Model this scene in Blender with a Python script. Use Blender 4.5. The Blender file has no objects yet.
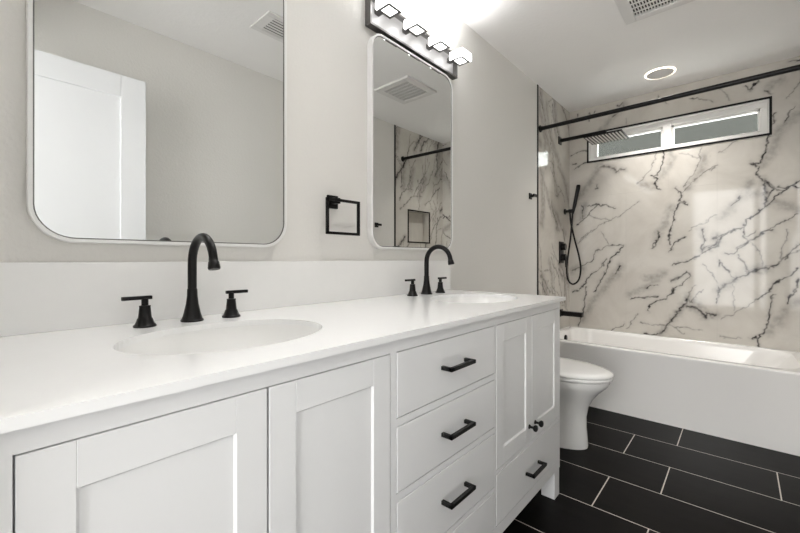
import bpy, bmesh, math, random
import numpy as np
from mathutils import Vector, Matrix

scene = bpy.context.scene
COL = scene.collection
PI = math.pi

# ------------------------------------------------------------------ camera
CAM = (1.2, 0.0, 1.035)
cd = bpy.data.cameras.new('camera')
cam = bpy.data.objects.new('camera', cd)
COL.objects.link(cam)
cam.location = CAM
cam.rotation_euler = (PI / 2, 0, 0.728)
cd.sensor_width = 36
cd.lens = 382.27 / 800 * 36
cd.shift_y = -0.0096
cd.clip_start = 0.02
scene.camera = cam

# ------------------------------------------------------------------ world, lights, exposure
world = bpy.data.worlds.new('world')
scene.world = world
world.use_nodes = True
wb = world.node_tree.nodes['Background']
wb.inputs[0].default_value = (0.94, 0.98, 1.0, 1)
wb.inputs[1].default_value = 5.0


def area(name, loc, rot, sx, sy, power, color):
    l = bpy.data.lights.new(name, 'AREA')
    l.shape = 'RECTANGLE'
    l.size, l.size_y = sx, sy
    l.energy = power
    l.color = color
    o = bpy.data.objects.new(name, l)
    COL.objects.link(o)
    o.location = loc
    o.rotation_euler = rot
    return o


# unseen fill panels added behind the doorway to brighten the room
def aim(loc, to):
    return (Vector(to) - Vector(loc)).to_track_quat('-Z', 'Y').to_euler()


area('hall_fill_left', (-0.45, -1.25, 1.6), aim((-0.45, -1.25, 1.6), (1.5, 1.0, 1.3)), 1.3, 1.5, 2.0, (0.965, 0.985, 1.0))
area('hall_fill_back', (0.70, -1.9, 1.25), (PI / 2, 0, 0), 1.8, 2.2, 46.0, (1.0, 0.995, 0.985))
LAMP_E = 3.3
UP_W = 0.22
CAN_W = 2.6
ENTRY_FILL_W = 1.0
scene.view_settings.view_transform = 'Standard'
scene.view_settings.look = 'None'
scene.view_settings.exposure = 1.38
scene.view_settings.gamma = 1.0
scene.view_settings.use_curve_mapping = False
scene.cycles.use_denoising = True
scene.cycles.max_bounces = 14
scene.cycles.diffuse_bounces = 8
scene.cycles.glossy_bounces = 6

# ------------------------------------------------------------------ main dimensions
W, YB, ZC = 1.50, 3.74, 2.41
YF = -0.06          # wall with the doorway
YTL, YTR = 2.985, 2.90   # where the marble starts on the left and the right wall
TUBF = 2.88


# ------------------------------------------------------------------ materials
def mat(name, color, rough=0.5, metal=0.0, bump=0.0, bscale=200.0, spec=0.5, var=0.0, vscale=3.0, coat=0.0):
    m = bpy.data.materials.new(name)
    m.use_nodes = True
    nt = m.node_tree
    b = nt.nodes['Principled BSDF']
    b.inputs['Base Color'].default_value = (*color, 1)
    b.inputs['Roughness'].default_value = rough
    b.inputs['Metallic'].default_value = metal
    b.inputs['Specular IOR Level'].default_value = spec
    b.inputs['Coat Weight'].default_value = coat
    b.inputs['Coat Roughness'].default_value = 0.05
    tc = nt.nodes.new('ShaderNodeTexCoord')
    if var:
        n = nt.nodes.new('ShaderNodeTexNoise')
        n.inputs['Scale'].default_value = vscale
        n.inputs['Detail'].default_value = 4
        nt.links.new(tc.outputs['Object'], n.inputs['Vector'])
        mp = nt.nodes.new('ShaderNodeMapRange')
        mp.inputs['To Min'].default_value = 1 - var
        mp.inputs['To Max'].default_value = 1 + var
        nt.links.new(n.outputs['Fac'], mp.inputs['Value'])
        hs = nt.nodes.new('ShaderNodeHueSaturation')
        hs.inputs['Color'].default_value = (*color, 1)
        nt.links.new(mp.outputs['Result'], hs.inputs['Value'])
        nt.links.new(hs.outputs['Color'], b.inputs['Base Color'])
    if bump:
        n = nt.nodes.new('ShaderNodeTexNoise')
        n.inputs['Scale'].default_value = bscale
        n.inputs['Detail'].default_value = 3
        nt.links.new(tc.outputs['Object'], n.inputs['Vector'])
        bp = nt.nodes.new('ShaderNodeBump')
        bp.inputs['Strength'].default_value = bump
        bp.inputs['Distance'].default_value = 0.004
        nt.links.new(n.outputs['Fac'], bp.inputs['Height'])
        nt.links.new(bp.outputs['Normal'], b.inputs['Normal'])
    return m


M = {}
M['paint'] = mat('wall_paint', (0.74, 0.728, 0.70), 0.6, bump=0.35, bscale=95, spec=0.3, var=0.02, vscale=2)
M['ceil'] = mat('ceiling_paint', (0.90, 0.89, 0.88), 0.8, bump=0.35, bscale=55, spec=0.2, var=0.03, vscale=2.5)
M['cab'] = mat('cabinet_paint', (0.81, 0.815, 0.82), 0.32, spec=0.4, var=0.01)
M['cabdark'] = mat('cabinet_inside', (0.12, 0.12, 0.12), 0.7)
M['quartz'] = mat('white_quartz', (0.88, 0.885, 0.885), 0.16, spec=0.5, var=0.015, vscale=30)
M['splash'] = mat('dimmed_quartz', (0.84, 0.84, 0.83), 0.2, spec=0.4, var=0.015, vscale=30)  # same stone as the counter, its weaker light put into the colour
M['ceramic'] = mat('white_ceramic', (0.90, 0.90, 0.89), 0.08, spec=0.5, coat=0.3, var=0.005)
M['acrylic'] = mat('white_acrylic', (0.88, 0.87, 0.855), 0.15, spec=0.5, var=0.005)
M['black'] = mat('matte_black_metal', (0.006, 0.0055, 0.0055), 0.32, metal=0.2, spec=0.3, var=0.05, vscale=60)
M['knobblack'] = mat('black_painted_metal', (0.006, 0.006, 0.006), 0.4, metal=0.1, spec=0.3, var=0.05, vscale=60)
M['nickel'] = mat('dark_nickel', (0.16, 0.155, 0.15), 0.35, metal=0.9, var=0.04, vscale=40)
M['plate'] = mat('brushed_steel', (0.34, 0.335, 0.33), 0.5, metal=0.6, var=0.02, vscale=20)
M['mirror'] = mat('mirror_silver', (0.76, 0.77, 0.76), 0.0, metal=1.0, var=0.002)
M['mframe'] = mat('mirror_frame_white', (0.80, 0.80, 0.79), 0.3, spec=0.5, var=0.01)
M['vinyl'] = mat('white_vinyl', (0.80, 0.79, 0.77), 0.35, var=0.01)
M['door'] = mat('door_paint', (0.80, 0.81, 0.83), 0.35, spec=0.4, var=0.01)
M['grille'] = mat('vent_white', (0.75, 0.74, 0.73), 0.5, var=0.02)
M['dark'] = mat('vent_dark', (0.03, 0.03, 0.03), 0.7, var=0.05)
M['steel'] = mat('drain_steel', (0.6, 0.6, 0.6), 0.2, metal=1.0, var=0.02)
M['silicone'] = mat('nozzle_silicone', (0.70, 0.70, 0.68), 0.4, var=0.03, vscale=50)
M['mesh'] = mat('diffuser_plastic', (0.55, 0.53, 0.52), 0.5, var=0.01)
M['hallwall'] = mat('hall_paint', (0.75, 0.74, 0.72), 0.7, var=0.02)
M['stucco'] = mat('dark_stucco', (0.022, 0.022, 0.019), 0.9, bump=0.3, bscale=40, var=0.06)


def emission(name, color, strength):
    m = bpy.data.materials.new(name)
    m.use_nodes = True
    nt = m.node_tree
    b = nt.nodes['Principled BSDF']
    b.inputs['Base Color'].default_value = (0.9, 0.9, 0.9, 1)
    b.inputs['Roughness'].default_value = 0.3
    b.inputs['Emission Color'].default_value = (*color, 1)
    b.inputs['Emission Strength'].default_value = strength
    return m


M['lamp'] = emission('lit_acrylic', (1.0, 1.0, 1.0), LAMP_E)
M['ring'] = emission('lit_ring', (1.0, 0.84, 0.66), 1.8)

# frosted window glass
g = bpy.data.materials.new('frosted_glass')
g.use_nodes = True
b = g.node_tree.nodes['Principled BSDF']
b.inputs['Base Color'].default_value = (0.50, 0.51, 0.485, 1)
b.inputs['Transmission Weight'].default_value = 0.985
b.inputs['Roughness'].default_value = 0.12
b.inputs['IOR'].default_value = 1.15
M['glass'] = g


def floor_mat():
    m = bpy.data.materials.new('black_plank_tile')
    m.use_nodes = True
    nt = m.node_tree
    N, L = nt.nodes, nt.links
    b = N['Principled BSDF']
    tc = N.new('ShaderNodeTexCoord')
    sp = N.new('ShaderNodeSeparateXYZ')
    L.new(tc.outputs['Object'], sp.inputs[0])

    def mth(op, a, c=None):
        n = N.new('ShaderNodeMath')
        n.operation = op
        for i, v in enumerate((a, c)):
            if v is None:
                continue
            if isinstance(v, (int, float)):
                n.inputs[i].default_value = v
            else:
                L.new(v, n.inputs[i])
        return n.outputs[0]
    H_, P_ = 0.2905, 0.597
    v = mth('DIVIDE', mth('SUBTRACT', sp.outputs['Y'], 2.600 - 20 * H_), H_)
    row = mth('FLOOR', v)
    fv = mth('FRACT', v)
    odd = mth('MODULO', row, 2.0)          # row holding y 2.60..2.89 is row 20 -> even
    u = mth('DIVIDE', mth('SUBTRACT', sp.outputs['X'], mth('SUBTRACT', 0.937 - 10 * P_, mth('MULTIPLY', odd, 0.203))), P_)
    fu = mth('FRACT', u)
    dv = mth('MULTIPLY', mth('MINIMUM', fv, mth('SUBTRACT', 1.0, fv)), H_)
    du = mth('MULTIPLY', mth('MINIMUM', fu, mth('SUBTRACT', 1.0, fu)), P_)
    dd = mth('MINIMUM', mth('ADD', dv, 0.0003), du)
    grout = mth('LESS_THAN', dd, 0.0023)
    tid = mth('ADD', mth('MULTIPLY', row, 7.31), mth('FLOOR', u))
    wn = N.new('ShaderNodeTexWhiteNoise')
    wn.noise_dimensions = '1D'
    L.new(tid, wn.inputs['W'])
    no = N.new('ShaderNodeTexNoise')
    no.inputs['Scale'].default_value = 5
    no.inputs['Detail'].default_value = 6
    mpg = N.new('ShaderNodeMapping')
    mpg.inputs['Scale'].default_value = (1, 4, 1)
    L.new(tc.outputs['Object'], mpg.inputs[0])
    L.new(mpg.outputs[0], no.inputs['Vector'])
    f = mth('ADD', mth('MULTIPLY', no.outputs['Fac'], 0.8), mth('MULTIPLY', wn.outputs['Value'], 0.25))
    cr = N.new('ShaderNodeValToRGB')
    cr.color_ramp.elements[0].color = (0.0025, 0.0022, 0.0021, 1)
    cr.color_ramp.elements[1].color = (0.0075, 0.0066, 0.0060, 1)
    cr.color_ramp.elements[0].position = 0.3
    cr.color_ramp.elements[1].position = 0.9
    L.new(f, cr.inputs[0])
    mx = N.new('ShaderNodeMix')
    mx.data_type = 'RGBA'
    L.new(grout, mx.inputs[0])
    L.new(cr.outputs[0], mx.inputs[6])
    mx.inputs[7].default_value = (0.62, 0.58, 0.53, 1)
    L.new(mx.outputs[2], b.inputs['Base Color'])
    rg = mth('ADD', 0.36, mth('MULTIPLY', grout, 0.4))
    L.new(rg, b.inputs['Roughness'])
    b.inputs['Specular IOR Level'].default_value = 0.08
    bp = N.new('ShaderNodeBump')
    bp.inputs['Strength'].default_value = 0.3
    bp.inputs['Distance'].default_value = 0.002
    L.new(mth('SUBTRACT', mth('MULTIPLY', no.outputs['Fac'], 0.3), grout), bp.inputs['Height'])
    L.new(bp.outputs[0], b.inputs['Normal'])
    return m


M['floor'] = floor_mat()


def marble_mat():
    m = bpy.data.materials.new('veined_marble_tile')
    m.use_nodes = True
    nt = m.node_tree
    N, L = nt.nodes, nt.links
    b = N['Principled BSDF']
    av = N.new('ShaderNodeAttribute')
    av.attribute_name = 'vein'
    ah = N.new('ShaderNodeAttribute')
    ah.attribute_name = 'halo'
    aj = N.new('ShaderNodeAttribute')
    aj.attribute_name = 'joint'
    tc = N.new('ShaderNodeTexCoord')
    no = N.new('ShaderNodeTexNoise')
    no.inputs['Scale'].default_value = 2.6
    no.inputs['Detail'].default_value = 7
    no.inputs['Roughness'].default_value = 0.62
    no.inputs['Distortion'].default_value = 0.8
    L.new(tc.outputs['Object'], no.inputs['Vector'])
    cr = N.new('ShaderNodeValToRGB')
    e = cr.color_ramp.elements
    e[0].position, e[1].position = 0.32, 0.62
    e[0].color = (0.53, 0.50, 0.455, 1)
    e[1].color = (0.625, 0.60, 0.555, 1)
    L.new(no.outputs['Fac'], cr.inputs[0])

    def mix(fac, a, col):
        mx = N.new('ShaderNodeMix')
        mx.data_type = 'RGBA'
        L.new(fac, mx.inputs[0])
        L.new(a, mx.inputs[6])
        mx.inputs[7].default_value = (*col, 1)
        return mx.outputs[2]
    # broken-up grey of the halos
    n2 = N.new('ShaderNodeTexNoise')
    n2.inputs['Scale'].default_value = 30
    n2.inputs['Detail'].default_value = 5
    L.new(tc.outputs['Object'], n2.inputs['Vector'])
    mr = N.new('ShaderNodeMapRange')
    mr.inputs['From Min'].default_value = 0.3
    mr.inputs['From Max'].default_value = 0.65
    mr.inputs['To Min'].default_value = 0.45
    mr.inputs['To Max'].default_value = 1.15
    L.new(n2.outputs['Fac'], mr.inputs[0])
    mu = N.new('ShaderNodeMath')
    mu.operation = 'MULTIPLY'
    mu.use_clamp = True
    L.new(ah.outputs['Fac'], mu.inputs[0])
    L.new(mr.outputs[0], mu.inputs[1])
    c = mix(mu.outputs[0], cr.outputs[0], (0.21, 0.19, 0.175))
    mu2 = N.new('ShaderNodeMath')
    mu2.operation = 'MULTIPLY'
    mu2.use_clamp = True
    L.new(av.outputs['Fac'], mu2.inputs[0])
    L.new(mr.outputs[0], mu2.inputs[1])
    c = mix(mu2.outputs[0], c, (0.035, 0.032, 0.032))
    c = mix(aj.outputs['Fac'], c, (0.45, 0.43, 0.40))
    L.new(c, b.inputs['Base Color'])
    b.inputs['Roughness'].default_value = 0.06
    b.inputs['Specular IOR Level'].default_value = 0.3
    return m


M['marble'] = marble_mat()


# ------------------------------------------------------------------ mesh helpers
class MB:
    """collects shapes into ONE mesh"""

    def __init__(self):
        self.bm = bmesh.new()
        self.curved = False

    def box(self, x0, x1, y0, y1, z0, z1, bevel=0.0, seg=2):
        t = bmesh.new()
        bmesh.ops.create_cube(t, size=1.0)
        for v in t.verts:
            v.co = Vector(((x0 + x1) / 2 + v.co.x * (x1 - x0), (y0 + y1) / 2 + v.co.y * (y1 - y0), (z0 + z1) / 2 + v.co.z * (z1 - z0)))
        if bevel:
            bmesh.ops.bevel(t, geom=t.edges[:], offset=bevel, segments=seg, affect='EDGES', profile=0.5)
        self._add(t)
        return self

    def _add(self, t, mtx=None):
        if mtx is not None:
            t.transform(mtx)
        me = bpy.data.meshes.new('tmp')
        t.to_mesh(me)
        t.free()
        self.bm.from_mesh(me)
        bpy.data.meshes.remove(me)

    def loft(self, rings, cap0=True, cap1=True, closed=True):
        self.curved = True
        rv = [[self.bm.verts.new(p) for p in r] for r in rings]
        n = len(rv[0])
        for a, c in zip(rv, rv[1:]):
            for i in range(n if closed else n - 1):
                j = (i + 1) % n
                self.bm.faces.new((a[i], a[j], c[j], c[i]))
        if cap0:
            self.bm.faces.new(rv[0][::-1])
        if cap1:
            self.bm.faces.new(rv[-1])
        return self

    def lathe(self, prof, origin=(0, 0, 0), axis='Z', n=28, sx=1, sy=1, cap=True):
        o = Vector(origin)
        rings = []
        for r, h in prof:
            ring = []
            for i in range(n):
                a = 2 * PI * i / n
                x, y = r * math.cos(a) * sx, r * math.sin(a) * sy
                p = {'Z': (x, y, h), 'X': (h, x, y), 'Y': (y, h, x)}[axis]
                ring.append(o + Vector(p))
            rings.append(ring)
        return self.loft(rings, cap, cap)

    def tube(self, pts, r, n=14, cap=True):
        pts = [Vector(p) for p in pts]
        rs = r if isinstance(r, (list, tuple)) else [r] * len(pts)
        rings = []
        d0 = (pts[1] - pts[0]).normalized()
        up = Vector((0, 0, 1)) if abs(d0.z) < 0.9 else Vector((0, 1, 0))
        u = d0.cross(up).normalized()
        for i, p in enumerate(pts):
            if i == 0:
                d = d0
            elif i == len(pts) - 1:
                d = (pts[-1] - pts[-2]).normalized()
            else:
                d = ((pts[i + 1] - p).normalized() + (p - pts[i - 1]).normalized()).normalized()
            u = (u - d * u.dot(d)).normalized()
            w = d.cross(u)
            rings.append([p + (u * math.cos(2 * PI * k / n) + w * math.sin(2 * PI * k / n)) * rs[i] for k in range(n)])
        return self.loft(rings, cap, cap)

    def build(self, name, m, parent=None, world=(0, 0, 0), angle=40, loc=None):
        """mesh coordinates are given in the room; world = where the parent chain puts the origin"""
        bmesh.ops.recalc_face_normals(self.bm, faces=self.bm.faces[:])
        org = Vector(world)
        for v in self.bm.verts:
            v.co -= org
        me = bpy.data.meshes.new(name)
        self.bm.to_mesh(me)
        self.bm.free()
        for p in me.polygons:
            p.use_smooth = self.curved
        if self.curved:
            me.set_sharp_from_angle(angle=math.radians(angle))
        me.materials.append(m)
        o = bpy.data.objects.new(name, me)
        COL.objects.link(o)
        if parent is not None:
            o.parent = parent
        if loc is not None:
            o.location = loc
        return o


def thing(name, loc, label, cat, group=None):
    o = bpy.data.objects.new(name, None)
    o.empty_display_size = 0.05
    COL.objects.link(o)
    o.location = loc
    o['label'] = label
    o['category'] = cat
    if group:
        o['group'] = group
    return o


def struct(o):
    o['kind'] = 'structure'
    return o


def copy_tree(o, parent=None):
    c = o.copy()
    COL.objects.link(c)
    c.parent = parent
    for ch in list(o.children):
        copy_tree(ch, c)
    return c


def rrect(y0, y1, z0, z1, r, n=10):
    """rounded rectangle outline in the y-z plane"""
    pts = []
    for cy, cz, a0 in ((y1 - r, z1 - r, 0), (y0 + r, z1 - r, 90), (y0 + r, z0 + r, 180), (y1 - r, z0 + r, 270)):
        for k in range(n + 1):
            a = math.radians(a0 + 90 * k / n)
            pts.append((cy + r * math.cos(a), cz + r * math.sin(a)))
    return pts


def smooth_path(pts, n=8):
    """Catmull-Rom through points"""
    P = [Vector(p) for p in pts]
    P = [P[0] * 2 - P[1]] + P + [P[-1] * 2 - P[-2]]
    out = []
    for i in range(1, len(P) - 2):
        for k in range(n):
            t = k / n
            a, b_, c, d = P[i - 1], P[i], P[i + 1], P[i + 2]
            out.append(0.5 * ((2 * b_) + (c - a) * t + (2 * a - 5 * b_ + 4 * c - d) * t * t + (3 * b_ - a - 3 * c + d) * t ** 3))
    out.append(P[-2])
    return out


# ------------------------------------------------------------------ room shell
struct(MB().box(-1.0, 2.8, -2.2, YB + 0.12, -0.06, 0.0).build('floor', M['floor']))
struct(MB().box(-0.12, W + 0.12, YF - 0.1, YB + 0.12, ZC, ZC + 0.08).build('ceiling', M['ceil']))
struct(MB().box(-0.12, 0.0, YF - 0.1, YTL, 0.0, ZC).build('wall_left', M['paint']))
struct(MB().box(W, W + 0.12, YF - 0.1, YTR, 0.0, ZC).build('wall_right', M['paint']))
DX0, DX1, DZ = 0.645, 1.47, 2.08
w = MB()
w.box(0.0, DX0, YF - 0.1, YF, 0, ZC).box(DX1, W, YF - 0.1, YF, 0, ZC).box(DX0, DX1, YF - 0.1, YF, DZ, ZC)
struct(w.build('wall_front', M['paint']))
w = MB()
w.box(-1.0, -0.9, -2.1, YF - 0.1, 0, ZC).box(2.7, 2.8, -2.1, YF - 0.1, 0, ZC).box(-1.0, 2.8, -2.2, -2.1, 0, ZC)
w.box(-1.0, 2.8, -2.2, YF - 0.1, ZC, ZC + 0.08).box(-1.0, -0.0, YF - 0.1, YF - 0.05, 0, ZC).box(W, 2.8, YF - 0.1, YF - 0.05, 0, ZC)
struct(w.build('wall_hall', M['hallwall']))
struct(MB().box(-9.0, 1.72, 9.0, 9.4, -0.06, 7.0).build('wall_sky_block', M['stucco']))  # invented dark wall: dulls the panes, leaves sky for the tile reflection
w = MB()
w.box(DX0 - 0.06, DX0, YF, YF + 0.012, 0, DZ + 0.06, 0.003).box(DX0 - 0.06, DX1 + 0.02, YF, YF + 0.012, DZ, DZ + 0.06, 0.003)
struct(w.build('trim_1', M['door']))

# marble walls: veins are a pattern of the stone, kept on a fine grid over each wall
VEINS = """m 40,1866 98,1897 155,1917
m 19,1998 57,2013 82,2021 147,2021
h 264,1878 226,1800 178,1739 131,1676 98,1611
g 272,1860 317,1853 376,1819 391,1784 420,1812 456,1806
d 163,1519 241,1520 317,1504 384,1478
m 114,1532 131,1504 122,1488 111,1402
m 57,1345 131,1410 194,1473 241,1520
t 98,1213 178,1278 256,1333 317,1363 434,1420 567,1521
t 163,1442 241,1393 347,1378
m 241,1697 249,1654 226,1665
m 24,1918 65,1920
h 131,1539 122,1471 106,1420
t 71,1178 151,1242 212,1295
m 25,919 116,968 186,1006 229,1099 313,1153 386,1160 449,1159
t 271,1274 313,1190 329,1153
d 449,1150 418,1106 378,1071 329,989 288,897 254,813 229,742
h 418,972 394,900 337,844 296,769 203,662 151,545 116,466
d 421,977 402,927 386,900
d 195,895 151,846 125,789 80,748 25,726
d 151,780 142,714 133,638 116,542 98,483 80,405
m 313,1035 296,989 263,952 186,885
m 449,481 402,443 346,406
t 556,574 511,500 473,434
h 25,928 71,958 116,940
d 212,737 237,766
d 734,1908 728,1818 702,1753 696,1723 663,1720 644,1723
d 663,1720 689,1678 676,1649 689,1621 715,1598
h 778,1900 784,1823 759,1767 708,1706
d 808,1591 833,1569 845,1530 839,1494 881,1467
d 881,1465 839,1479 808,1422 796,1340 778,1266 774,1191
h 790,1446 759,1373 734,1299 696,1240 683,1194
t 1062,1740 1018,1712 973,1682 927,1645 892,1613 845,1545
t 1062,1365 996,1313 916,1274 904,1252
t 881,1209 827,1189
d 696,1217 683,1186
h 973,1256 979,1184
h 577,1670 631,1631 670,1642
d 703,1252 680,1188 657,1133
d 779,1267 772,1158
d 874,1209 830,1183 794,1140 772,1086
d 1074,1184 1065,1125 1012,1092 964,1066 916,1031 866,1005 794,981
g 1069,1150 1005,1126 978,1092
d 978,1257 985,1170 978,1101
d 495,699 577,710 688,730
h 495,733 561,775 625,807 734,922 703,893 617,872
d 625,601 641,649 688,690 749,712 786,760 794,797
d 617,797 657,817 688,823
d 779,859 830,888 895,925
m 786,787 852,835 909,899 888,934
t 985,997 1019,946 1065,870
t 503,484 545,565
b 888,731 859,658 808,573 749,485 703,415
d 703,415 657,409 601,407
b 888,660 937,656 978,624 998,592 1012,616 1058,610
t 577,498 657,496 749,494 852,493 978,489
t 808,492 852,443 874,455
d 1071,1031 1075,981
d 1071,828 1074,769 1071,709
h 902,697 951,692 1005,627
d 1353,1927 1337,1843 1332,1786 1306,1739 1300,1718 1257,1725
d 1262,1732 1295,1682 1289,1638 1316,1598
h 1394,1903 1374,1821 1353,1753 1311,1701
h 1257,1591 1224,1521 1179,1458 1133,1393 1086,1335
m 1201,1493 1173,1451 1156,1422
b 1322,1590 1327,1509 1330,1413
d 1332,1574 1374,1525 1343,1492 1332,1450
d 1499,1573 1445,1523 1384,1459 1332,1406 1273,1352 1235,1318 1207,1270 1156,1247 1098,1219 1056,1182
d 1394,1537 1435,1525 1465,1535 1499,1517
m 1316,1598 1394,1515 1425,1497
m 1494,1349 1435,1304 1374,1258 1322,1217 1273,1182
m 1207,1270 1218,1221 1229,1183 1273,1233
h 1374,1438 1445,1396 1494,1370
t 1179,1905 1133,1868 1074,1830
t 1068,1741 1032,1708
b 1050,1182 1074,1209
h 1273,1500 1311,1511
d 1165,1247 1110,1214 1075,1169 1026,1115
b 1068,1169 1047,1133 1026,1115
d 1212,1245 1219,1200 1238,1164 1205,1112 1165,1077 1117,1077
d 1371,1237 1315,1214 1271,1181 1232,1155 1185,1112
t 1245,1164 1283,1119 1309,1049 1315,980
d 1075,1013 1096,986 1138,941
t 1138,941 1165,888 1158,816 1162,654
b 1068,802 1138,860 1205,907 1296,953
d 1296,953 1359,980 1407,1015
m 1407,1015 1443,1057 1495,1140
d 1068,811 1082,757 1071,701
m 1185,1058 1219,1014 1245,935
t 1431,1234 1431,1167 1413,1099 1407,1032
d 1495,974 1443,923 1395,879 1365,852 1353,809 1315,772 1283,744
t 1283,744 1232,696 1165,636 1082,574
d 1371,784 1359,740 1346,654 1340,567 1321,504 1283,473 1251,460
d 1283,464 1303,406
h 1495,750 1431,678 1407,625 1383,572 1346,516
d 1495,891 1478,832 1449,764 1443,730
d 1026,614 1061,608
t 1089,452 1205,453
t 1026,929 1075,857
h 1245,952 1296,971 1334,963
m 1443,1049 1431,1023
d 1299,2307 1264,2288 1241,2252 1223,2288
d 1451,2382 1500,2388
h 1406,2274 1376,2260 1351,2244
m 1325,2228 1360,2200
t 1077,2313 1116,2264 1140,2213
m 905,2291 957,2277
t 957,2277 1008,2250 1048,2219
d 1459,2044 1443,2007 1431,1987
m 1475,2080 1443,2019
h 1393,1902 1410,1933 1443,1972 1500,2028
m 1342,1889 1360,1903
m 1376,2059 1364,1979
h 1491,2317 1500,2325
h 454,2358 361,2278 302,2213 253,2143
m 448,2347 361,2278
m 448,2373 390,2362
m 81,2375 72,2349
m 172,2365 165,2326 172,2284
m 216,2368 210,2349
t 691,2368 757,2289
t 465,2239 465,2188"""
KIND = {'d': (.0052, 1.1, 0, 0), 'm': (.0044, .85, 0, 0), 't': (.0036, .6, 0, 0), 'h': (0, 0, .032, .54), 'g': (.006, .7, .024, .5), 'b': (.0075, 1.05, .030, .62)}


def value_noise(u, v, seed):
    rs = np.random.RandomState(seed)
    tab = rs.rand(64, 64)
    i, j = np.floor(u).astype(int), np.floor(v).astype(int)
    fu, fv = u - i, v - j
    fu, fv = fu * fu * (3 - 2 * fu), fv * fv * (3 - 2 * fv)
    g_ = lambda a, c: tab[a % 64, c % 64]
    return (g_(i, j) * (1 - fu) + g_(i + 1, j) * fu) * (1 - fv) + (g_(i, j + 1) * (1 - fu) + g_(i + 1, j + 1) * fu) * fv


def vein_fields(u, v, lines, seed=3):
    n = lambda s, k: value_noise(u * s + 11, v * s + 17, seed + k) - 0.5
    uu = u + 0.018 * n(26, 1) + 0.013 * n(75, 2)
    vv = v + 0.018 * n(26, 3) + 0.013 * n(75, 4)
    vein = np.zeros_like(u)
    halo = np.zeros_like(u)
    for kind, pts in lines:
        wd, ds, wh, hs = KIND[kind]
        for (a0, b0), (a1, b1) in zip(pts, pts[1:]):
            R_ = max(wd * 3, wh * 3) + 0.03
            sel = (u > min(a0, a1) - R_) & (u < max(a0, a1) + R_) & (v > min(b0, b1) - R_) & (v < max(b0, b1) + R_)
            if not sel.any():
                continue
            x, y = uu[sel], vv[sel]
            dx, dy = a1 - a0, b1 - b0
            t = np.clip(((x - a0) * dx + (y - b0) * dy) / (dx * dx + dy * dy + 1e-9), 0, 1)
            d = np.hypot(x - a0 - t * dx, y - b0 - t * dy)
            if wd:
                vein[sel] = np.maximum(vein[sel], ds * np.exp(-(d / wd) ** 2))
                halo[sel] = np.maximum(halo[sel], 0.24 * ds * np.exp(-(d / (wd * 3.6)) ** 2))
            if wh:
                halo[sel] = np.maximum(halo[sel], hs * np.exp(-(d / wh) ** 2))
    return vein, halo


def random_veins(u0, u1, v0, v1, n, seed, lean, kinds='dmmttttb'):
    rnd = random.Random(seed)
    out = []
    for k in range(n):
        x, y = rnd.uniform(u0, u1), rnd.uniform(v0, v1)
        a = lean + rnd.uniform(-0.45, 0.45)
        pts = [(x, y)]
        for q in range(rnd.randint(4, 9)):
            a += rnd.uniform(-0.5, 0.5)
            a = a * 0.8 + lean * 0.2
            s = rnd.uniform(0.03, 0.09)
            x += math.cos(a) * s
            y += math.sin(a) * s
            pts.append((x, y))
        out.append((rnd.choice(kinds), pts))
        if rnd.random() < 0.35:
            out.append(('h', [(p[0] + 0.03, p[1] - 0.01) for p in pts[:5]]))
        if rnd.random() < 0.7:
            x, y = pts[len(pts) // 2]
            b2 = a + rnd.choice((-1, 1)) * rnd.uniform(0.5, 1.2)
            p2 = [(x, y)]
            for q in range(3):
                x += math.cos(b2) * 0.05
                y += math.sin(b2) * 0.05
                b2 += rnd.uniform(-0.5, 0.5)
                p2.append((x, y))
            out.append(('t', p2))
    return out


def marble_wall(name, u0, u1, v0, v1, place, lines, joints_u, joints_v, hole=None, step=0.006, extra=None, seed=3):
    us = set(np.arange(u0, u1, step)) | {u0, u1}
    vs = set(np.arange(v0, v1, step)) | {v0, v1}
    if hole:
        us |= {hole[0], hole[1]}
        vs |= {hole[2], hole[3]}
    us, vs = np.array(sorted(us)), np.array(sorted(vs))
    U, V = np.meshgrid(us, vs)
    vein, halo = vein_fields(U, V, lines, seed)
    joint = np.zeros_like(U)
    for ju, a, c in joints_u:
        joint = np.maximum(joint, np.where((V >= a) & (V <= c), np.clip(1 - np.abs(U - ju) / step, 0, 1), 0) * 0.30)
    for jv, a, c in joints_v:
        joint = np.maximum(joint, np.where((U >= a) & (U <= c), np.clip(1 - np.abs(V - jv) / step, 0, 1), 0) * 0.30)
    nu, nv = len(us), len(vs)
    co = [place(a, c) for a, c in zip(U.ravel(), V.ravel())]
    fs = []
    for j in range(nv - 1):
        for i in range(nu - 1):
            if hole and us[i] >= hole[0] - 1e-9 and us[i + 1] <= hole[1] + 1e-9 and vs[j] >= hole[2] - 1e-9 and vs[j + 1] <= hole[3] + 1e-9:
                continue
            k = j * nu + i
            fs.append((k, k + 1, k + nu + 1, k + nu))
    nb = len(co)
    vals = [vein.ravel().tolist(), halo.ravel().tolist(), joint.ravel().tolist()]
    # body of the wall behind the tile face
    for bx in (extra or []):
        k = len(co)
        x0, x1, y0, y1, z0, z1 = bx
        co += [(x0, y0, z0), (x1, y0, z0), (x1, y1, z0), (x0, y1, z0), (x0, y0, z1), (x1, y0, z1), (x1, y1, z1), (x0, y1, z1)]
        for f in ((0, 3, 2, 1), (4, 5, 6, 7), (0, 1, 5, 4), (1, 2, 6, 5), (2, 3, 7, 6), (3, 0, 4, 7)):
            fs.append(tuple(k + q for q in f))
        for q in vals:
            q.extend([0.0] * 8)
    me = bpy.data.meshes.new(name)
    me.from_pydata(co, [], fs)
    for an, vals_ in zip(('vein', 'halo', 'joint'), vals):
        at = me.attributes.new(an, 'FLOAT', 'POINT')
        at.data.foreach_set('value', vals_)
    me.materials.append(M['marble'])
    o = bpy.data.objects.new(name, me)
    COL.objects.link(o)
    return struct(o)


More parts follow.
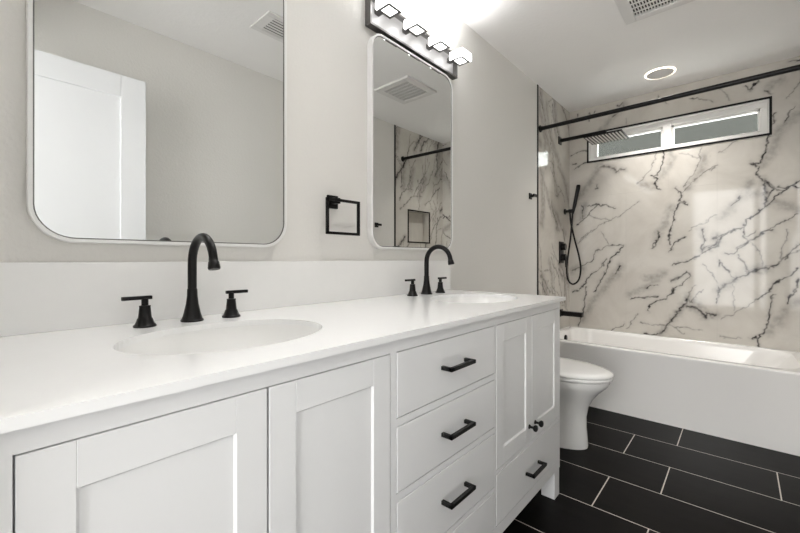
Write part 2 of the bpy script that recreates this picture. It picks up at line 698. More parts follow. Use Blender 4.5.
WX0, WX1, WZ0, WZ1 = 0.167, 1.350, 1.920, 2.163    # window opening
lines = []
for ln in VEINS.strip().split('\n'):
    a = ln.split()
    lines.append((a[0], [tuple(float(q) / 1000 for q in p.split(',')) for p in a[1:]]))
E1, E2 = YB + 0.0015, YB + 0.12
lines += random_veins(0.0, 1.5, 0.4, 2.3, 5, 33, 0.75, 'ttt')
marble_wall('wall_back', 0.0, W, 0.0, ZC, lambda a, c: (a, YB, c), lines,
            [(0.465, 0, 1.60), (1.068, 0, 1.92), (0.765, 1.60, 1.92)], [(1.60, 0, 1.068)], (WX0, WX1, WZ0, WZ1), 0.0042,
            [(0, WX0, E1, E2, 0, ZC), (WX1, W, E1, E2, 0, ZC), (WX0, WX1, E1, E2, 0, WZ0), (WX0, WX1, E1, E2, WZ1, ZC)])
lv = random_veins(2.9, 3.8, 0.4, 2.4, 44, 5, 2.1, 'hhhhgtttmm')
marble_wall('wall_alcove_left', YTL, YB, 0.0, ZC, lambda a, c: (0.0, a, c), lv, [(3.36, 0, ZC)], [(1.6, YTL, YB)], None, 0.008,
            [(-0.12, -0.0015, YTL, YB, 0, ZC)], seed=9)
NY0, NY1, NZ0, NZ1 = 3.115, 3.475, 1.222, 1.551
rv = random_veins(2.8, 3.75, 0.4, 2.4, 46, 12, 1.1)
marble_wall('wall_alcove_right', YTR, YB, 0.0, ZC, lambda a, c: (W, a, c), rv, [], [(1.6, YTR, YB)], (NY0, NY1, NZ0, NZ1), 0.008,
            [(W + 0.0015, W + 0.12, YTR, NY0, 0, ZC), (W + 0.0015, W + 0.12, NY1, YB, 0, ZC), (W + 0.0015, W + 0.12, NY0, NY1, 0, NZ0),
             (W + 0.0015, W + 0.12, NY0, NY1, NZ1, ZC), (W + 0.09, W + 0.12, NY0, NY1, NZ0, NZ1)], seed=21)

# black metal edge strips of the tile
struct(MB().box(0.0, 0.005, YTL - 0.014, YTL + 0.006, 0.0, ZC).build('trim_2', M['black']))
struct(MB().box(W - 0.005, W, YTR - 0.012, YTR + 0.006, 0.0, ZC).build('trim_3', M['black']))
w = MB()
t_ = 0.014
w.box(W - 0.006, W + 0.004, NY0 - t_, NY0, NZ0 - t_, NZ1 + t_).box(W - 0.006, W + 0.004, NY1, NY1 + t_, NZ0 - t_, NZ1 + t_)
w.box(W - 0.006, W + 0.004, NY0, NY1, NZ0 - t_, NZ0).box(W - 0.006, W + 0.004, NY0, NY1, NZ1, NZ1 + t_)
struct(w.build('trim_4', M['black']))

# window: white vinyl slider set back in the wall, black metal edge round the opening
YG = YB + 0.055
wf = MB()
wf.box(WX0, WX0 + 0.006, YB, E2, WZ0, WZ1).box(WX1 - 0.006, WX1, YB, E2, WZ0, WZ1)
wf.box(WX0, WX1, YB, E2, WZ1 - 0.006, WZ1).box(WX0, WX1, YB, E2, WZ0, WZ0 + 0.006)
fr = 0.038
y0, y1 = YG - 0.02, YG + 0.04
wf.box(WX0 + 0.006, WX1 - 0.006, y0, y1, WZ1 - 0.006 - fr, WZ1 - 0.006, 0.003).box(WX0 + 0.006, WX1 - 0.006, y0, y1, WZ0 + 0.006, WZ0 + 0.03, 0.003)
wf.box(WX0 + 0.0065, WX0 + 0.006 + fr, y0 + 0.0015, y1 + 0.001, WZ0 + 0.007, WZ1 - 0.0065, 0.003).box(WX1 - 0.006 - fr, WX1 - 0.0065, y0 + 0.0015, y1 + 0.001, WZ0 + 0.007, WZ1 - 0.0065, 0.003)
MX = 0.752
wf.box(MX - 0.030, MX + 0.030, y0 - 0.004, y1, WZ0 + 0.006, WZ1 - 0.01, 0.003)
for a, c in ((WX0 + 0.044, MX - 0.030), (MX + 0.030, WX1 - 0.044)):      # sash strips
    wf.box(a, c, y0 + 0.014, y1, WZ1 - 0.062, WZ1 - 0.042, 0.002).box(a, a + 0.014, y0 + 0.014, y1, WZ0 + 0.02, WZ1 - 0.042, 0.002)
    wf.box(c - 0.014, c, y0 + 0.014, y1, WZ0 + 0.02, WZ1 - 0.042, 0.002).box(a, c, y0 + 0.014, y1, WZ0 + 0.03, WZ0 + 0.040, 0.002)
wo = struct(wf.build('window_1', M['vinyl']))
for a, c in ((WX0 + 0.05, MX - 0.034), (MX + 0.034, WX1 - 0.05)):
    MB().box(a, c, YG + 0.012, YG + 0.016, WZ0 + 0.03, WZ1 - 0.05).build('window_pane', M['glass'], wo)
te = MB()
k = 0.014
te.box(WX0 - k, WX0, YB - 0.006, YB + 0.004, WZ0 - k, WZ1 + k).box(WX1, WX1 + k, YB - 0.006, YB + 0.004, WZ0 - k, WZ1 + k)
te.box(WX0, WX1, YB - 0.006, YB + 0.004, WZ0 - k, WZ0).box(WX0, WX1, YB - 0.006, YB + 0.004, WZ1, WZ1 + k)
te.build('edge_trim', M['black'], wo)
# what the panes look out on: a roof overhang and a dark wall added to dull them
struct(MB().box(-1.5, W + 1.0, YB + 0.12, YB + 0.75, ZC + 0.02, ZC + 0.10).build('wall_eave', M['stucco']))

# ------------------------------------------------------------------ open door against the right wall
dr = struct(MB().box(1.352, 1.388, YF + 0.01, 0.655, 0.012, 2.030, 0.002).build('door_1', M['door']))
w = MB()
st = 0.118
w.box(1.344, 1.353, YF + 0.01, YF + st, 0.012, 2.030, 0.002).box(1.344, 1.353, 0.655 - st, 0.655, 0.012, 2.030, 0.002)
w.box(1.344, 1.353, YF + st, 0.655 - st, 1.910, 2.030, 0.002).box(1.344, 1.353, YF + st, 0.655 - st, 0.012, 0.22, 0.002)
w.build('door_rail', M['door'], dr)

# ------------------------------------------------------------------ vanity cabinet
F = 0.607
vx = (0.3, 0.86, 0.0)
van = thing('vanity_cabinet', vx, 'long white shaker double vanity cabinet with black pulls on dark tile floor', 'vanity')
V0, V1 = -0.01, 1.722
TOPZ = 0.853
w = MB()
w.box(0.004, 0.586, V0, V1, 0.125, 0.70)                         # carcass
w.box(0.004, 0.04, V0, V1, 0.70, TOPZ).box(0.56, 0.586, V0, V1, 0.70, TOPZ)
w.box(0.004, 0.586, V0, V0 + 0.02, 0.70, TOPZ).box(0.004, 0.586, V1 - 0.02, V1, 0.70, TOPZ)
w.box(0.004, 0.586, 0.80, 0.98, 0.70, TOPZ)
w.build('carcass', M['cab'], van, vx)
w = MB()
fx0, fx1 = 0.586, 0.606
for a, c in ((V0, 0.030), (0.634, 0.654), (1.127, 1.136), (1.709, V1)):
    w.box(fx0, fx1, a, c, 0.12, TOPZ)
w.box(fx0, fx1, 0.030, 0.634, 0.820, TOPZ).box(fx0, fx1, 0.654, 1.127, 0.820, TOPZ).box(fx0, fx1, 1.136, 1.709, 0.820, TOPZ)
for a, c in ((0.030, 0.634), (0.654, 1.127), (1.136, 1.709)):
    w.box(fx0, fx1, a, c, 0.12, 0.162)
for z0, z1 in ((0.646, 0.664), (0.472, 0.490), (0.283, 0.297)):
    w.box(fx0, fx1, 0.654, 1.127, z0, z1)
for a, c in ((0.030, 0.634), (1.136, 1.709)):
    w.box(fx0, fx1, a, c, 0.333, 0.345)
w.build('face_frame', M['cab'], van, vx)
for ly in (V0, V1 - 0.057):
    for lx in (0.546, 0.03):
        MB().box(lx, lx + 0.058, ly, ly + 0.057, 0.0, 0.13, 0.002).build('leg', M['cab'], van, vx)


def shaker(y0, y1, z0, z1, name):
    g_ = 0.0022
    y0, y1, z0, z1 = y0 + g_, y1 - g_, z0 + g_, z1 - g_
    w = MB()
    s, r = 0.052, 0.058
    w.box(0.588, F - 0.005, y0 + 0.01, y1 - 0.01, z0 + 0.01, z1 - 0.01)
    w.box(0.588, F, y0, y0 + s, z0, z1, 0.0008, 1).box(0.588, F, y1 - s, y1, z0, z1, 0.0008, 1)
    w.box(0.588, F, y0 + s, y1 - s, z1 - r, z1, 0.0008, 1).box(0.588, F, y0 + s, y1 - s, z0, z0 + r, 0.0008, 1)
    # sloped inner moulding
    yi0, yi1, zi0, zi1 = y0 + s, y1 - s, z0 + r, z1 - r
    q = 0.003
    outer = [(F - 0.001, yi0, zi0), (F - 0.001, yi1, zi0), (F - 0.001, yi1, zi1), (F - 0.001, yi0, zi1)]
    inner = [(F - 0.0049, yi0 + q, zi0 + q), (F - 0.0049, yi1 - q, zi0 + q), (F - 0.0049, yi1 - q, zi1 - q), (F - 0.0049, yi0 + q, zi1 - q)]
    w.loft([outer, inner], False, False)
    w.curved = False
    return w.build(name, M['cab'], van, vx)


def knob(parent, y, z):
    w = MB().lathe([(0.0085, 0), (0.0075, 0.003), (0.0045, 0.006), (0.0045, 0.015), (0.010, 0.019), (0.0125, 0.024), (0.0115, 0.029), (0.006, 0.032)], (F, y, z), 'X', 20)
    w.build('knob', M['knobblack'], parent, vx)


def pull(parent, y, z, wd=0.122):
    w = MB()
    a = 0.0105
    w.box(F - 0.001, F + 0.034, y - wd / 2, y - wd / 2 + a, z - a / 2, z + a / 2, 0.0012)
    w.box(F - 0.001, F + 0.034, y + wd / 2 - a, y + wd / 2, z - a / 2, z + a / 2, 0.0012)
    w.box(F + 0.0235, F + 0.034, y - wd / 2, y + wd / 2, z - a / 2, z + a / 2, 0.0012)
    w.build('pull', M['knobblack'], parent, vx)


for y0, y1, ky in ((0.030, 0.3325, 0.306), (0.3325, 0.634, 0.359), (1.136, 1.421, 1.394), (1.421, 1.709, 1.448)):
    d = shaker(y0, y1, 0.345, 0.820, 'door')
    knob(d, ky, 0.405)
for y0, y1, z0, z1, pz in ((0.654, 1.127, 0.664, 0.820, 0.745), (0.654, 1.127, 0.490, 0.646, 0.568), (0.654, 1.127, 0.297, 0.472, 0.388),
                           (0.654, 1.127, 0.162, 0.283, 0.222), (1.136, 1.709, 0.162, 0.333, 0.240), (0.030, 0.634, 0.162, 0.333, 0.240)):
    g_ = 0.0022
    w = MB().box(0.588, F, y0 + g_, y1 - g_, z0 + g_, z1 - g_, 0.0014)
    d = w.build('drawer', M['cab'], van, vx)
    pull(d, (y0 + y1) / 2, pz)

# ------------------------------------------------------------------ counter top, splash, basins
SINKS = (0.390, 1.435)
SX, SAX, SAY = 0.345, 0.172, 0.215
CT0, CT1 = -0.015, 1.740
bm = bmesh.new()
es = []


def loop(pts):
    vs = [bm.verts.new(p) for p in pts]
    for i in range(len(vs)):
        es.append(bm.edges.new((vs[i], vs[(i + 1) % len(vs)])))


CZ = 0.868
loop([(0.003, CT0, CZ), (0.626, CT0, CZ), (0.626, CT1, CZ), (0.003, CT1, CZ)])
for sy in SINKS:
    loop([(SX + SAX * math.cos(2 * PI * i / 56), sy + SAY * math.sin(2 * PI * i / 56), CZ) for i in range(56)])
bmesh.ops.triangle_fill(bm, use_beauty=True, use_dissolve=False, edges=es)
# drop any fill inside the basins
kill = [f for f in bm.faces if any(((f.calc_center_median().x - SX) / SAX) ** 2 + ((f.calc_center_median().y - sy) / SAY) ** 2 < 0.97 for sy in SINKS)]
bmesh.ops.delete(bm, geom=kill, context='FACES')
ex = bmesh.ops.extrude_face_region(bm, geom=bm.faces[:])
for v in ex['geom']:
    if isinstance(v, bmesh.types.BMVert):
        v.co.z = TOPZ
mb = MB()
mb.bm.free()
mb.bm = bm
ct = mb.build('countertop', M['quartz'], None, (0.3, 0.86, CZ), 30, loc=(0.3, 0.86, CZ))
ct['label'] = 'white quartz countertop with two oval sink cut-outs on the vanity cabinet'
ct['category'] = 'countertop'
bs = MB().box(0.001, 0.020, CT0, 1.740, CZ, 1.027, 0.0015).build('backsplash', M['splash'], None, (0.01, 0.86, CZ), loc=(0.01, 0.86, CZ))
bs['label'] = 'low white quartz backsplash strip along wall behind both faucets'
bs['category'] = 'backsplash'


def basin(sy, label):
    o = (SX, sy, TOPZ)
    t = thing('sink_basin', o, label, 'sink', 'undermount sinks in the vanity top')
    prof = []
    for k in range(17):
        a = k / 16
        s = 1.012 * math.cos(a * PI / 2) ** 0.45 if a < 1 else 0.0
        prof.append((max(s, 0.09), -0.135 * math.sin(a * PI / 2) ** 1.1))
    w = MB()
    n = 56
    ring = lambda s, z: [(SX + SAX * s * math.cos(2 * PI * i / n), sy + SAY * s * math.sin(2 * PI * i / n), TOPZ + z) for i in range(n)]
    inner = [ring(s, z - 0.0005) for s, z in prof]
    outer = [ring(max(s, 0.10) * 1.03 + 0.03, z - 0.012 if i else -0.0005) for i, (s, z) in enumerate(prof)]
    w.loft(outer[::-1] + inner, True, True)
    w.build('bowl', M['ceramic'], t, o, 50)
    MB().lathe([(0.030, 0.0), (0.030, 0.003), (0.024, 0.004), (0.022, 0.002), (0.004, 0.0025)], (SX, sy, TOPZ - 0.1352), 'Z', 28).build('drain', M['steel'], t, o)


basin(SINKS[0], 'oval white undermount sink nearest camera, below the near faucet')
basin(SINKS[1], 'oval white undermount sink at far end of counter, below far faucet')


# ------------------------------------------------------------------ faucets
def faucet():
    o = (0.098, 0.0, CZ)
    t = thing('faucet', o, 'matte black widespread gooseneck faucet at near sink in front of large mirror', 'faucet', 'black faucets on the counter')
    x0 = 0.098
    w = MB()
    w.lathe([(0.0275, 0), (0.028, 0.004), (0.0250, 0.007), (0.0205, 0.022), (0.0155, 0.046), (0.0130, 0.068), (0.0125, 0.085), (0.0112, 0.087)], (x0, 0, CZ), 'Z', 28)
    pts = [(x0, 0, CZ + 0.08), (x0, 0, CZ + 0.150)]
    R_ = 0.068
    for k in range(1, 18):
        a = PI - k / 17 * math.radians(172)
        pts.append((x0 + R_ + R_ * math.cos(a), 0, CZ + 0.155 + R_ * math.sin(a)))
    w.tube(pts, [0.0112] * 2 + [0.0112 - 0.0008 * k / 17 for k in range(1, 18)], 18)
    e, d = Vector(pts[-1]), (Vector(pts[-1]) - Vector(pts[-2])).normalized()
    w.tube([e - d * 0.004, e + d * 0.004, e + d * 0.005, e + d * 0.020, e + d * 0.024], [0.0108, 0.0112, 0.0125, 0.0145, 0.0132], 20)
    w.build('spout', M['black'], t, o, 50)
    for s in (-1, 1):
        y = 0.103 if s > 0 else -0.111
        h = MB()
        h.lathe([(0.0245, 0), (0.025, 0.004), (0.0205, 0.008), (0.0165, 0.020), (0.0145, 0.022), (0.0120, 0.048), (0.0125, 0.052), (0.0075, 0.053), (0.0075, 0.070)], (x0 + 0.006, y, CZ), 'Z', 26)
        ho = h.build('handle', M['black'], t, o, 50)
        l = MB()
        a, c = (y - s * 0.015, y + s * 0.048)
        l.box(x0 + 0.006 - 0.0055, x0 + 0.006 + 0.0055, min(a, c), max(a, c), CZ + 0.067, CZ + 0.076, 0.0015)
        l.build('lever', M['black'], ho, o)
    return t


f1 = faucet()
f2 = copy_tree(f1)
f1.location = (0.098, 0.396, CZ)
f2.location = (0.088, 1.437, CZ)
f2['label'] = 'matte black widespread gooseneck faucet at far sink, below narrow mirror'


# ------------------------------------------------------------------ mirrors
def wall_mirror(y0, y1, z0, z1, label, r=0.075):
    o = (0.0, (y0 + y1) / 2, z0)
    t = thing('wall_mirror', o, label, 'mirror', 'rounded mirrors above the vanity')
    dep, fw = 0.028, 0.009
    A = rrect(y0, y1, z0, z1, r)
    B = rrect(y0 + fw, y1 - fw, z0 + fw, z1 - fw, r - fw)
    w = MB()
    ring = lambda P, x: [(x, a, c) for a, c in P]
    bk = 0.001
    w.loft([ring(A, bk), ring(A, dep - 0.002), ring(rrect(y0 + .002, y1 - .002, z0 + .002, z1 - .002, r - .002), dep), ring(B, dep), ring(B, dep - 0.006)], True, False)
    w.build('frame', M['mframe'], t, o, 35)
    e = 0.0003
    C1 = rrect(y0 + fw - e, y1 - fw + e, z0 + fw - e, z1 - fw + e, r - fw)
    w = MB()
    w.loft([ring(C1, dep - 0.014), ring(C1, dep - 0.005)], True, True)
    w.build('mirror_glass', M['mirror'], t, o, 20)
    # thin dark gasket between glass and frame
    w = MB()
    D1 = rrect(y0 + fw + 0.003, y1 - fw - 0.003, z0 + fw + 0.003, z1 - fw - 0.003, r - fw - 0.003)
    w.loft([ring(C1, dep - 0.0049), ring(C1, dep - 0.0042), ring(D1, dep - 0.0042), ring(D1, dep - 0.0049)], False, False)
    w.build('gasket', M['nickel'], t, o, 20)


wall_mirror(0.082, 0.728, 1.073, 2.005, 'large round-cornered mirror nearest camera, above the near faucet', 0.085)
wall_mirror(1.134, 1.752, 1.079, 2.019, 'round-cornered mirror above the far faucet, right of black towel ring', 0.072)


# ------------------------------------------------------------------ vanity lights
def vanity_light():
    o = (0.0, 0.0, 2.09)
    t = thing('vanity_light', o, 'four-lamp vanity light bar above far mirror', 'wall light', 'vanity light bars')
    y0, y1, z0, z1 = -0.322, 0.343, 2.030, 2.158
    MB().box(0.001, 0.010, y0 + 0.006, y1 - 0.006, z0 + 0.006, z1 - 0.006).build('backplate', M['plate'], t, o)
    w = MB()
    q, d = 0.010, 0.034
    w.box(0.001, d, y0, y1, z0, z0 + q, 0.001).box(0.001, d, y0, y1, z1 - q, z1, 0.001)
    w.box(0.001, d, y0, y0 + q, z0 + q, z1 - q, 0.001).box(0.001, d, y1 - q, y1, z0 + q, z1 - q, 0.001)
    w.build('frame', M['nickel'], t, o)
    for k in range(4):
        y = -0.262 + 0.1833 * k
        w = MB()
        w.box(0.010, 0.060, y - 0.014, y + 0.014, 2.100, 2.122, 0.002)
        arm = w.build('lamp_arm', M['nickel'], t, o)
        xc = 0.088
        w = MB().box(xc - 0.041, xc + 0.041, y - 0.046, y + 0.046, 2.088, 2.128, 0.004)
        lamp = w.build('lamp_shade', M['lamp'], t, o)
        up = bpy.data.lights.new('fill_uplight', 'AREA')      # fill added above the closed shade, bounced off the ceiling
        up.shape = 'RECTANGLE'
        up.size, up.size_y = 0.07, 0.08
        up.spread = 1.75
        up.energy = UP_W
        up.color = (1.0, 1.0, 1.0)
        uo = bpy.data.objects.new('fill_uplight', up)
        COL.objects.link(uo)
        uo.parent = t
        uo.location = (xc, y, 0.040)
        uo.rotation_euler = (PI, 0, 0)
        w = MB()
        a, c, q2 = 0.0345, 0.0235, 0.005
        for b0, b1, c0, c1 in ((-a, a, -a - q2, -c - q2), (-a, a, c + q2, a + q2), (-a, -c, -c - q2, c + q2), (c, a, -c - q2, c + q2)):
            w.box(xc + b0, xc + b1, y + c0, y + c1, 2.0840, 2.0885)
        w.build('lamp_rim', M['nickel'], lamp, o)
    return t


L1 = vanity_light()
L2 = copy_tree(L1)
L1.location = (0, 1.443, 2.09)
L2.location = (0, 0.402, 2.09)
L2['label'] = 'four-lamp vanity light bar above the large near mirror, beyond frame top'

# ------------------------------------------------------------------ towel ring and hooks
o = (0.0, 0.895, 1.262)
t = thing('towel_ring', o, 'square black towel ring on wall between the two mirrors', 'towel ring')
w = MB()
w.box(0.0005, 0.010, 0.917, 0.967, 1.232, 1.283, 0.0015)
w.build('wall_plate', M['black'], t, o)
w = MB()
w.box(0.009, 0.046, 0.926, 0.950, 1.248, 1.270, 0.0015)
w.build('post', M['black'], t, o)
w = MB()
a, y0, y1, z0, z1 = 0.0105, 0.882, 1.048, 1.128, 1.266
x0, x1 = 0.040, 0.050
w.box(x0, x1, y0, y0 + a, z0, z1, 0.001).box(x0, x1, y1 - a, y1, z0, z1, 0.001).box(x0, x1, y0, y1, z0, z0 + a, 0.001).box(x0, x1, y0, y1, z1 - a, z1, 0.001)
w.build('ring', M['black'], t, o)


def robe_hook(label):
    t = thing('robe_hook', (0, 0, 0), label, 'hook', 'black robe hooks')
    MB().box(0.0005, 0.008, -0.023, 0.023, -0.023, 0.023, 0.0015).build('wall_plate', M['black'], t)
    w = MB()
    w.box(0.007, 0.045, -0.010, 0.010, -0.010, 0.010, 0.0015).box(0.036, 0.046, -0.030, 0.030, -0.010, 0.012, 0.0015)
    w.build('peg', M['black'], t)
    return t


h1 = robe_hook('small black robe hook on left wall just before marble tile')
h2 = copy_tree(h1)
h1.location = (0, 2.835, 1.512)
h2.location = (W, 2.63, 1.365)
h2.rotation_euler = (0, 0, PI)
h2['label'] = 'small black robe hook on right wall, seen in the far mirror'

# ------------------------------------------------------------------ bathtub
TX0, TX1, TY1 = 0.002, W - 0.002, YB - 0.002
RF, RB = 0.437, 0.405          # front lip stands a little higher than the back ledge
o = (W / 2, 3.3, 0.0)
tub = thing('bathtub', o, 'white alcove bathtub with smooth apron below marble wall', 'bathtub')


def tub_ring(x0, x1, y0, y1, r, zf, zb, n=8):
    pts = []
    for cx, cy, a0 in ((x1 - r, y1 - r, 0), (x0 + r, y1 - r, 90), (x0 + r, y0 + r, 180), (x1 - r, y0 + r, 270)):
        for k in range(n + 1):
            a = math.radians(a0 + 90 * k / n)
            x, y = cx + r * math.cos(a), cy + r * math.sin(a)
            f = min(1, max(0, (y - TUBF) / (TY1 - TUBF)))
            pts.append((x, y, zf + (zb - zf) * f))
    return pts


w = MB()
rings = [tub_ring(TX0, TX1, TUBF + 0.006, TY1, 0.004, 0.001, 0.001),
         tub_ring(TX0, TX1, TUBF + 0.006, TY1, 0.004, RF - 0.030, RB - 0.030),
         tub_ring(TX0, TX1, TUBF, TY1, 0.004, RF - 0.020, RB - 0.020),
         tub_ring(TX0, TX1, TUBF - 0.001, TY1, 0.004, RF - 0.008, RB - 0.008),
         tub_ring(TX0, TX1, TUBF + 0.004, TY1, 0.004, RF - 0.001, RB - 0.001),
         tub_ring(TX0 + .001, TX1 - .001, TUBF + 0.012, TY1 - .001, 0.006, RF, RB),
         tub_ring(TX0 + 0.055, TX1 - 0.045, TUBF + 0.062, TY1 - 0.040, 0.16, RF, RB),
         tub_ring(TX0 + 0.062, TX1 - 0.052, TUBF + 0.070, TY1 - 0.046, 0.16, RF - 0.006, RB - 0.006),
         tub_ring(TX0 + 0.068, TX1 - 0.075, TUBF + 0.078, TY1 - 0.052, 0.16, RF - 0.03, RB - 0.03),
         tub_ring(TX0 + 0.085, TX1 - 0.20, TUBF + 0.10, TY1 - 0.075, 0.15, 0.20, 0.20),
         tub_ring(TX0 + 0.11, TX1 - 0.27, TUBF + 0.125, TY1 - 0.10, 0.14, 0.13, 0.13),
         tub_ring(TX0 + 0.17, TX1 - 0.33, TUBF + 0.18, TY1 - 0.16, 0.10, 0.10, 0.10)]
w.loft(rings, True, True)
w.build('tub_shell', M['acrylic'], tub, o, 35)
MB().lathe([(0.030, 0.0), (0.030, 0.008), (0.024, 0.012), (0.006, 0.013)], (0.073, 3.40, 0.352), 'X', 24).build('overflow_cap', M['black'], tub, o)

# ------------------------------------------------------------------ tub and shower fittings
o = (0.0, 3.50, 0.555)
t = thing('tub_spout', o, 'black square tub spout on left wall above tub rim', 'tub spout')
MB().box(0.0005, 0.012, 3.468, 3.532, 0.523, 0.587, 0.002).build('wall_plate', M['black'], t, o)
MB().box(0.011, 0.185, 3.475, 3.525, 0.532, 0.572, 0.003).build('spout', M['black'], t, o)

o = (0.0, 3.505, 1.09)
t = thing('shower_valve', o, 'black rectangular shower valve plate with lever on marble left wall', 'shower valve')
MB().box(0.0005, 0.010, 3.455, 3.555, 0.995, 1.188, 0.002).build('wall_plate', M['black'], t, o)
w = MB().lathe([(0.030, 0), (0.030, 0.032), (0.027, 0.035)], (0.009, 3.505, 1.142), 'X', 26)
w.build('diverter_knob', M['black'], t, o)
w = MB().lathe([(0.030, 0), (0.030, 0.034), (0.027, 0.037)], (0.009, 3.505, 1.048), 'X', 26)
hk = w.build('lever_knob', M['black'], t, o)
MB().box(0.040, 0.052, 3.497, 3.513, 0.960, 1.055, 0.002).build('lever', M['black'], hk, o)

o = (0.0, 3.47, 2.08)
t = thing('rain_shower', o, 'black rain shower head on long arm in front of window', 'shower head')
MB().box(0.0005, 0.010, 3.437, 3.503, 2.047, 2.113, 0.002).build('wall_flange', M['black'], t, o)
w = MB().tube([(0.008, 3.47, 2.08), (0.372, 3.47, 2.082)], 0.0155, 16)
w.tube([(0.368, 3.47, 2.090), (0.368, 3.47, 2.045)], 0.0125, 16)
w.build('arm', M['black'], t, o)
w = MB().box(0.235, 0.515, 3.335, 3.605, 2.026, 2.036, 0.002).lathe([(0.020, 0), (0.017, 0.014)], (0.368, 3.47, 2.034), 'Z', 20)
hd = w.build('spray_head', M['black'], t, o)
w = MB()
for k in range(11):
    x = 0.252 + k * 0.0246
    w.box(x - 0.0055, x + 0.0055, 3.352, 3.588, 2.0232, 2.0262, 0.001)
w.build('nozzle_strip', M['silicone'], hd, o)

o = (0.0, 3.60, 1.465)
t = thing('hand_shower', o, 'black slim hand shower with looping hose on left marble wall', 'hand shower')
w = MB().lathe([(0.026, 0), (0.026, 0.008), (0.012, 0.010), (0.012, 0.040)], (0.0005, 3.605, 1.465), 'X', 22)
w.box(0.036, 0.072, 3.590, 3.620, 1.450, 1.482, 0.003)
w.build('holder', M['black'], t, o)
w = MB().tube([(0.074, 3.590, 1.440), (0.080, 3.590, 1.465), (0.090, 3.590, 1.510), (0.121, 3.588, 1.660), (0.124, 3.588, 1.684), (0.125, 3.588, 1.692)], [0.010, 0.0125, 0.0150, 0.0170, 0.0170, 0.013], 18)
w.build('wand', M['black'], t, o)
w = MB()
hose = smooth_path([(0.074, 3.590, 1.442), (0.069, 3.590, 1.37), (0.055, 3.589, 1.21), (0.034, 3.588, 1.05), (0.024, 3.588, 0.94), (0.036, 3.588, 0.845), (0.078, 3.588, 0.808),
                    (0.126, 3.588, 0.848), (0.143, 3.588, 0.945), (0.128, 3.589, 1.06), (0.090, 3.592, 1.21), (0.058, 3.600, 1.35), (0.046, 3.605, 1.452)], 8)
w.tube(hose, 0.0076, 12)
w.build('hose', M['black'], t, o)

o = (0.0, 3.03, 2.078)
t = thing('shower_rod', o, 'straight black shower curtain rod spanning the tub alcove near ceiling', 'curtain rod')
MB().tube([(0.006, 3.03, 2.075), (W - 0.006, 3.02, 2.085)], 0.0155, 18).build('rod', M['black'], t, o)
MB().lathe([(0.028, 0.0005), (0.028, 0.008), (0.018, 0.014), (0.016, 0.026)], (0, 3.03, 2.075), 'X', 24).build('flange', M['black'], t, o)
MB().lathe([(0.016, -0.026), (0.018, -0.014), (0.028, -0.008), (0.028, -0.0005)], (W, 3.02, 2.085), 'X', 24).build('flange', M['black'], t, o)

# ------------------------------------------------------------------ toilet
TCY = 2.24
o = (0.35, TCY, 0.0)
t = thing('toilet', o, 'white skirted toilet with closed lid between vanity and bathtub', 'toilet')


def oval(xb, xf, hw, z, n=48, pf=2.0, pb=2.6):
    """egg outline: pointed-round front at xf, squarer back at xb"""
    xm = xb + (xf - xb) * 0.42
    pts = []
    for i in range(n):
        a = 2 * PI * i / n
        c, s = math.cos(a), math.sin(a)
        p = pf if c > 0 else pb
        rx = (xf - xm) if c > 0 else (xm - xb)
        pts.append((xm + rx * math.copysign(abs(c) ** (2 / p), c), TCY + hw * math.copysign(abs(s) ** (2 / p), s), z))
    return pts


w = MB()
prof = [(0.10, 0.576, 0.116, 0.001), (0.10, 0.578, 0.118, 0.012), (0.10, 0.575, 0.113, 0.05), (0.10, 0.570, 0.109, 0.11), (0.10, 0.570, 0.111, 0.17), (0.10, 0.580, 0.122, 0.225),
        (0.12, 0.602, 0.138, 0.27), (0.15, 0.632, 0.158, 0.31), (0.17, 0.668, 0.172, 0.345), (0.18, 0.684, 0.178, 0.37), (0.18, 0.686, 0.178, 0.386), (0.20, 0.67, 0.165, 0.389)]
w.loft([oval(*p) for p in prof], True, True)
w.build('bowl', M['ceramic'], t, o, 60)
w = MB()
prof = [(0.19, 0.693, 0.180, 0.3895), (0.185, 0.699, 0.184, 0.393), (0.185, 0.701, 0.186, 0.403), (0.187, 0.697, 0.183, 0.408)]
w.loft([oval(*p) for p in prof], True, True)
w.build('seat', M['ceramic'], t, o, 60)
w = MB()
prof = [(0.19, 0.696, 0.182, 0.4085), (0.185, 0.702, 0.187, 0.413), (0.185, 0.702, 0.187, 0.420), (0.19, 0.695, 0.181, 0.428), (0.21, 0.66, 0.155, 0.434), (0.26, 0.58, 0.10, 0.437)]
w.loft([oval(*p) for p in prof], True, True)
w.build('lid', M['ceramic'], t, o, 60)
MB().box(0.012, 0.188, TCY - 0.19, TCY + 0.19, 0.36, 0.69, 0.018, 3).build('tank', M['ceramic'], t, o, 50)
tl = MB().box(0.008, 0.194, TCY - 0.198, TCY + 0.198, 0.6905, 0.718, 0.008, 3).build('tank_lid', M['ceramic'], t, o, 50)
MB().lathe([(0.022, 0), (0.022, 0.006), (0.019, 0.008)], (0.10, TCY, 0.718), 'Z', 24).build('flush_button', M['steel'], tl, o)

# ------------------------------------------------------------------ ceiling fittings
def ceiling_light(x, y, watts, label):
    o = (x, y, ZC)
    t = thing('ceiling_light', o, label, 'ceiling light', 'round recessed ceiling lights')
    w = MB().lathe([(0.095, -0.0005), (0.095, -0.003), (0.090, -0.006), (0.086, -0.006)], o, 'Z', 48, cap=False)
    w.build('trim_ring', M['ring'], t, o)
    MB().lathe([(0.0862, -0.0005), (0.0862, -0.0065), (0.05, -0.007)], o, 'Z', 48).build('diffuser', M['mesh'], t, o)
    can = bpy.data.lights.new('ceiling_light_lamp', 'AREA')
    can.shape = 'DISK'
    can.size = 0.16
    can.spread = 1.95
    can.energy = watts
    can.color = (1.0, 0.965, 0.92)
    co = bpy.data.objects.new('ceiling_light_lamp', can)
    COL.objects.link(co)
    co.parent = t
    co.location = (0, 0, -0.012)


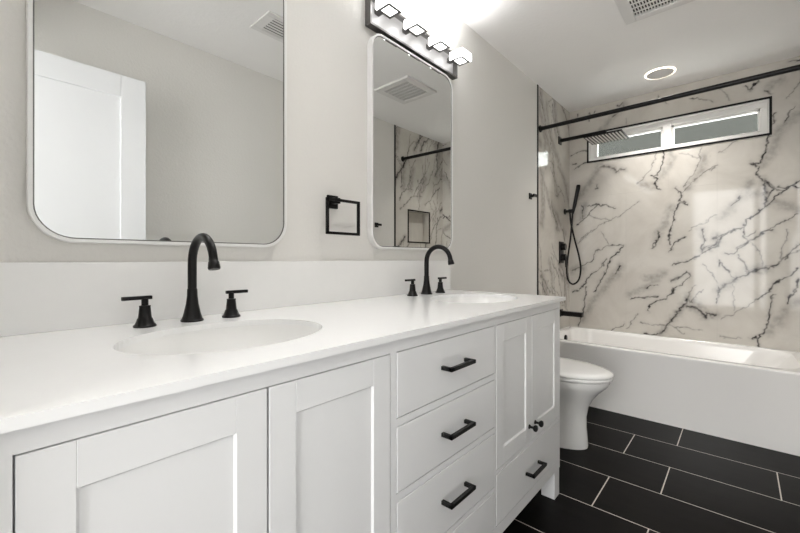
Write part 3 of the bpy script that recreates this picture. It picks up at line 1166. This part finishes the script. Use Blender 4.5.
ceiling_light(0.754, 3.392, CAN_W, 'round recessed ceiling light with glowing ring above the bathtub')
ceiling_light(0.60, 0.80, ENTRY_FILL_W, 'added round ceiling fill light above near end of vanity, beyond frame top')  # extra can out of view, added to brighten the counter from above

o = (0.88, 2.352, ZC)
t = thing('exhaust_fan', o, 'white square ceiling exhaust fan grille near the tub', 'exhaust fan')
x0, x1, y0, y1 = 0.702, 1.060, 2.170, 2.535
gx0, gx1, gy0, gy1 = 0.755, 1.007, 2.223, 2.485
w = MB()
w.box(x0, gx0, y0, y1, ZC - 0.018, ZC - 0.0005, 0.004).box(gx1, x1, y0, y1, ZC - 0.018, ZC - 0.0005, 0.004)
w.box(gx0, gx1, y0, gy0, ZC - 0.018, ZC - 0.0005, 0.004).box(gx0, gx1, gy1, y1, ZC - 0.018, ZC - 0.0005, 0.004)
w.build('frame', M['grille'], t, o)
MB().box(gx0, gx1, gy0, gy1, ZC - 0.003, ZC - 0.0005).build('fan_opening', M['dark'], t, o)
w = MB()
n = 18
for k in range(n + 1):
    x = gx0 + (gx1 - gx0) * k / n
    w.box(x - 0.0028, x + 0.0028, gy0, gy1, ZC - 0.015, ZC - 0.009)
for k in range(7):
    y = gy0 + (gy1 - gy0) * k / 6
    w.box(gx0, gx1, y - 0.003, y + 0.003, ZC - 0.016, ZC - 0.010)
w.build('grille', M['grille'], t, o)

o = (0.90, 1.27, ZC)
t = thing('air_register', o, 'white slatted ceiling air register seen in the large near mirror', 'air vent')
x0, x1, y0, y1 = 0.790, 1.010, 1.095, 1.45
gx0, gx1, gy0, gy1 = 0.826, 0.974, 1.150, 1.395
w = MB()
w.box(x0, gx0, y0, y1, ZC - 0.010, ZC - 0.0005, 0.003).box(gx1, x1, y0, y1, ZC - 0.010, ZC - 0.0005, 0.003)
w.box(gx0, gx1, y0, gy0, ZC - 0.010, ZC - 0.0005, 0.003).box(gx0, gx1, gy1, y1, ZC - 0.010, ZC - 0.0005, 0.003)
w.build('frame', M['grille'], t, o)
MB().box(gx0, gx1, gy0, gy1, ZC - 0.002, ZC - 0.0005).build('duct_opening', M['dark'], t, o)
w = MB()
for k in range(6):
    x = gx0 + (gx1 - gx0) * (k + 0.5) / 6
    tb = bmesh.new()
    bmesh.ops.create_cube(tb, size=1.0)
    w._add(tb, Matrix.Translation((x, (gy0 + gy1) / 2, ZC - 0.008)) @ Matrix.Rotation(math.radians(20), 4, 'Y') @ Matrix.Diagonal((0.011, gy1 - gy0, 0.0015, 1)))
w.build('slat', M['grille'], t, o)
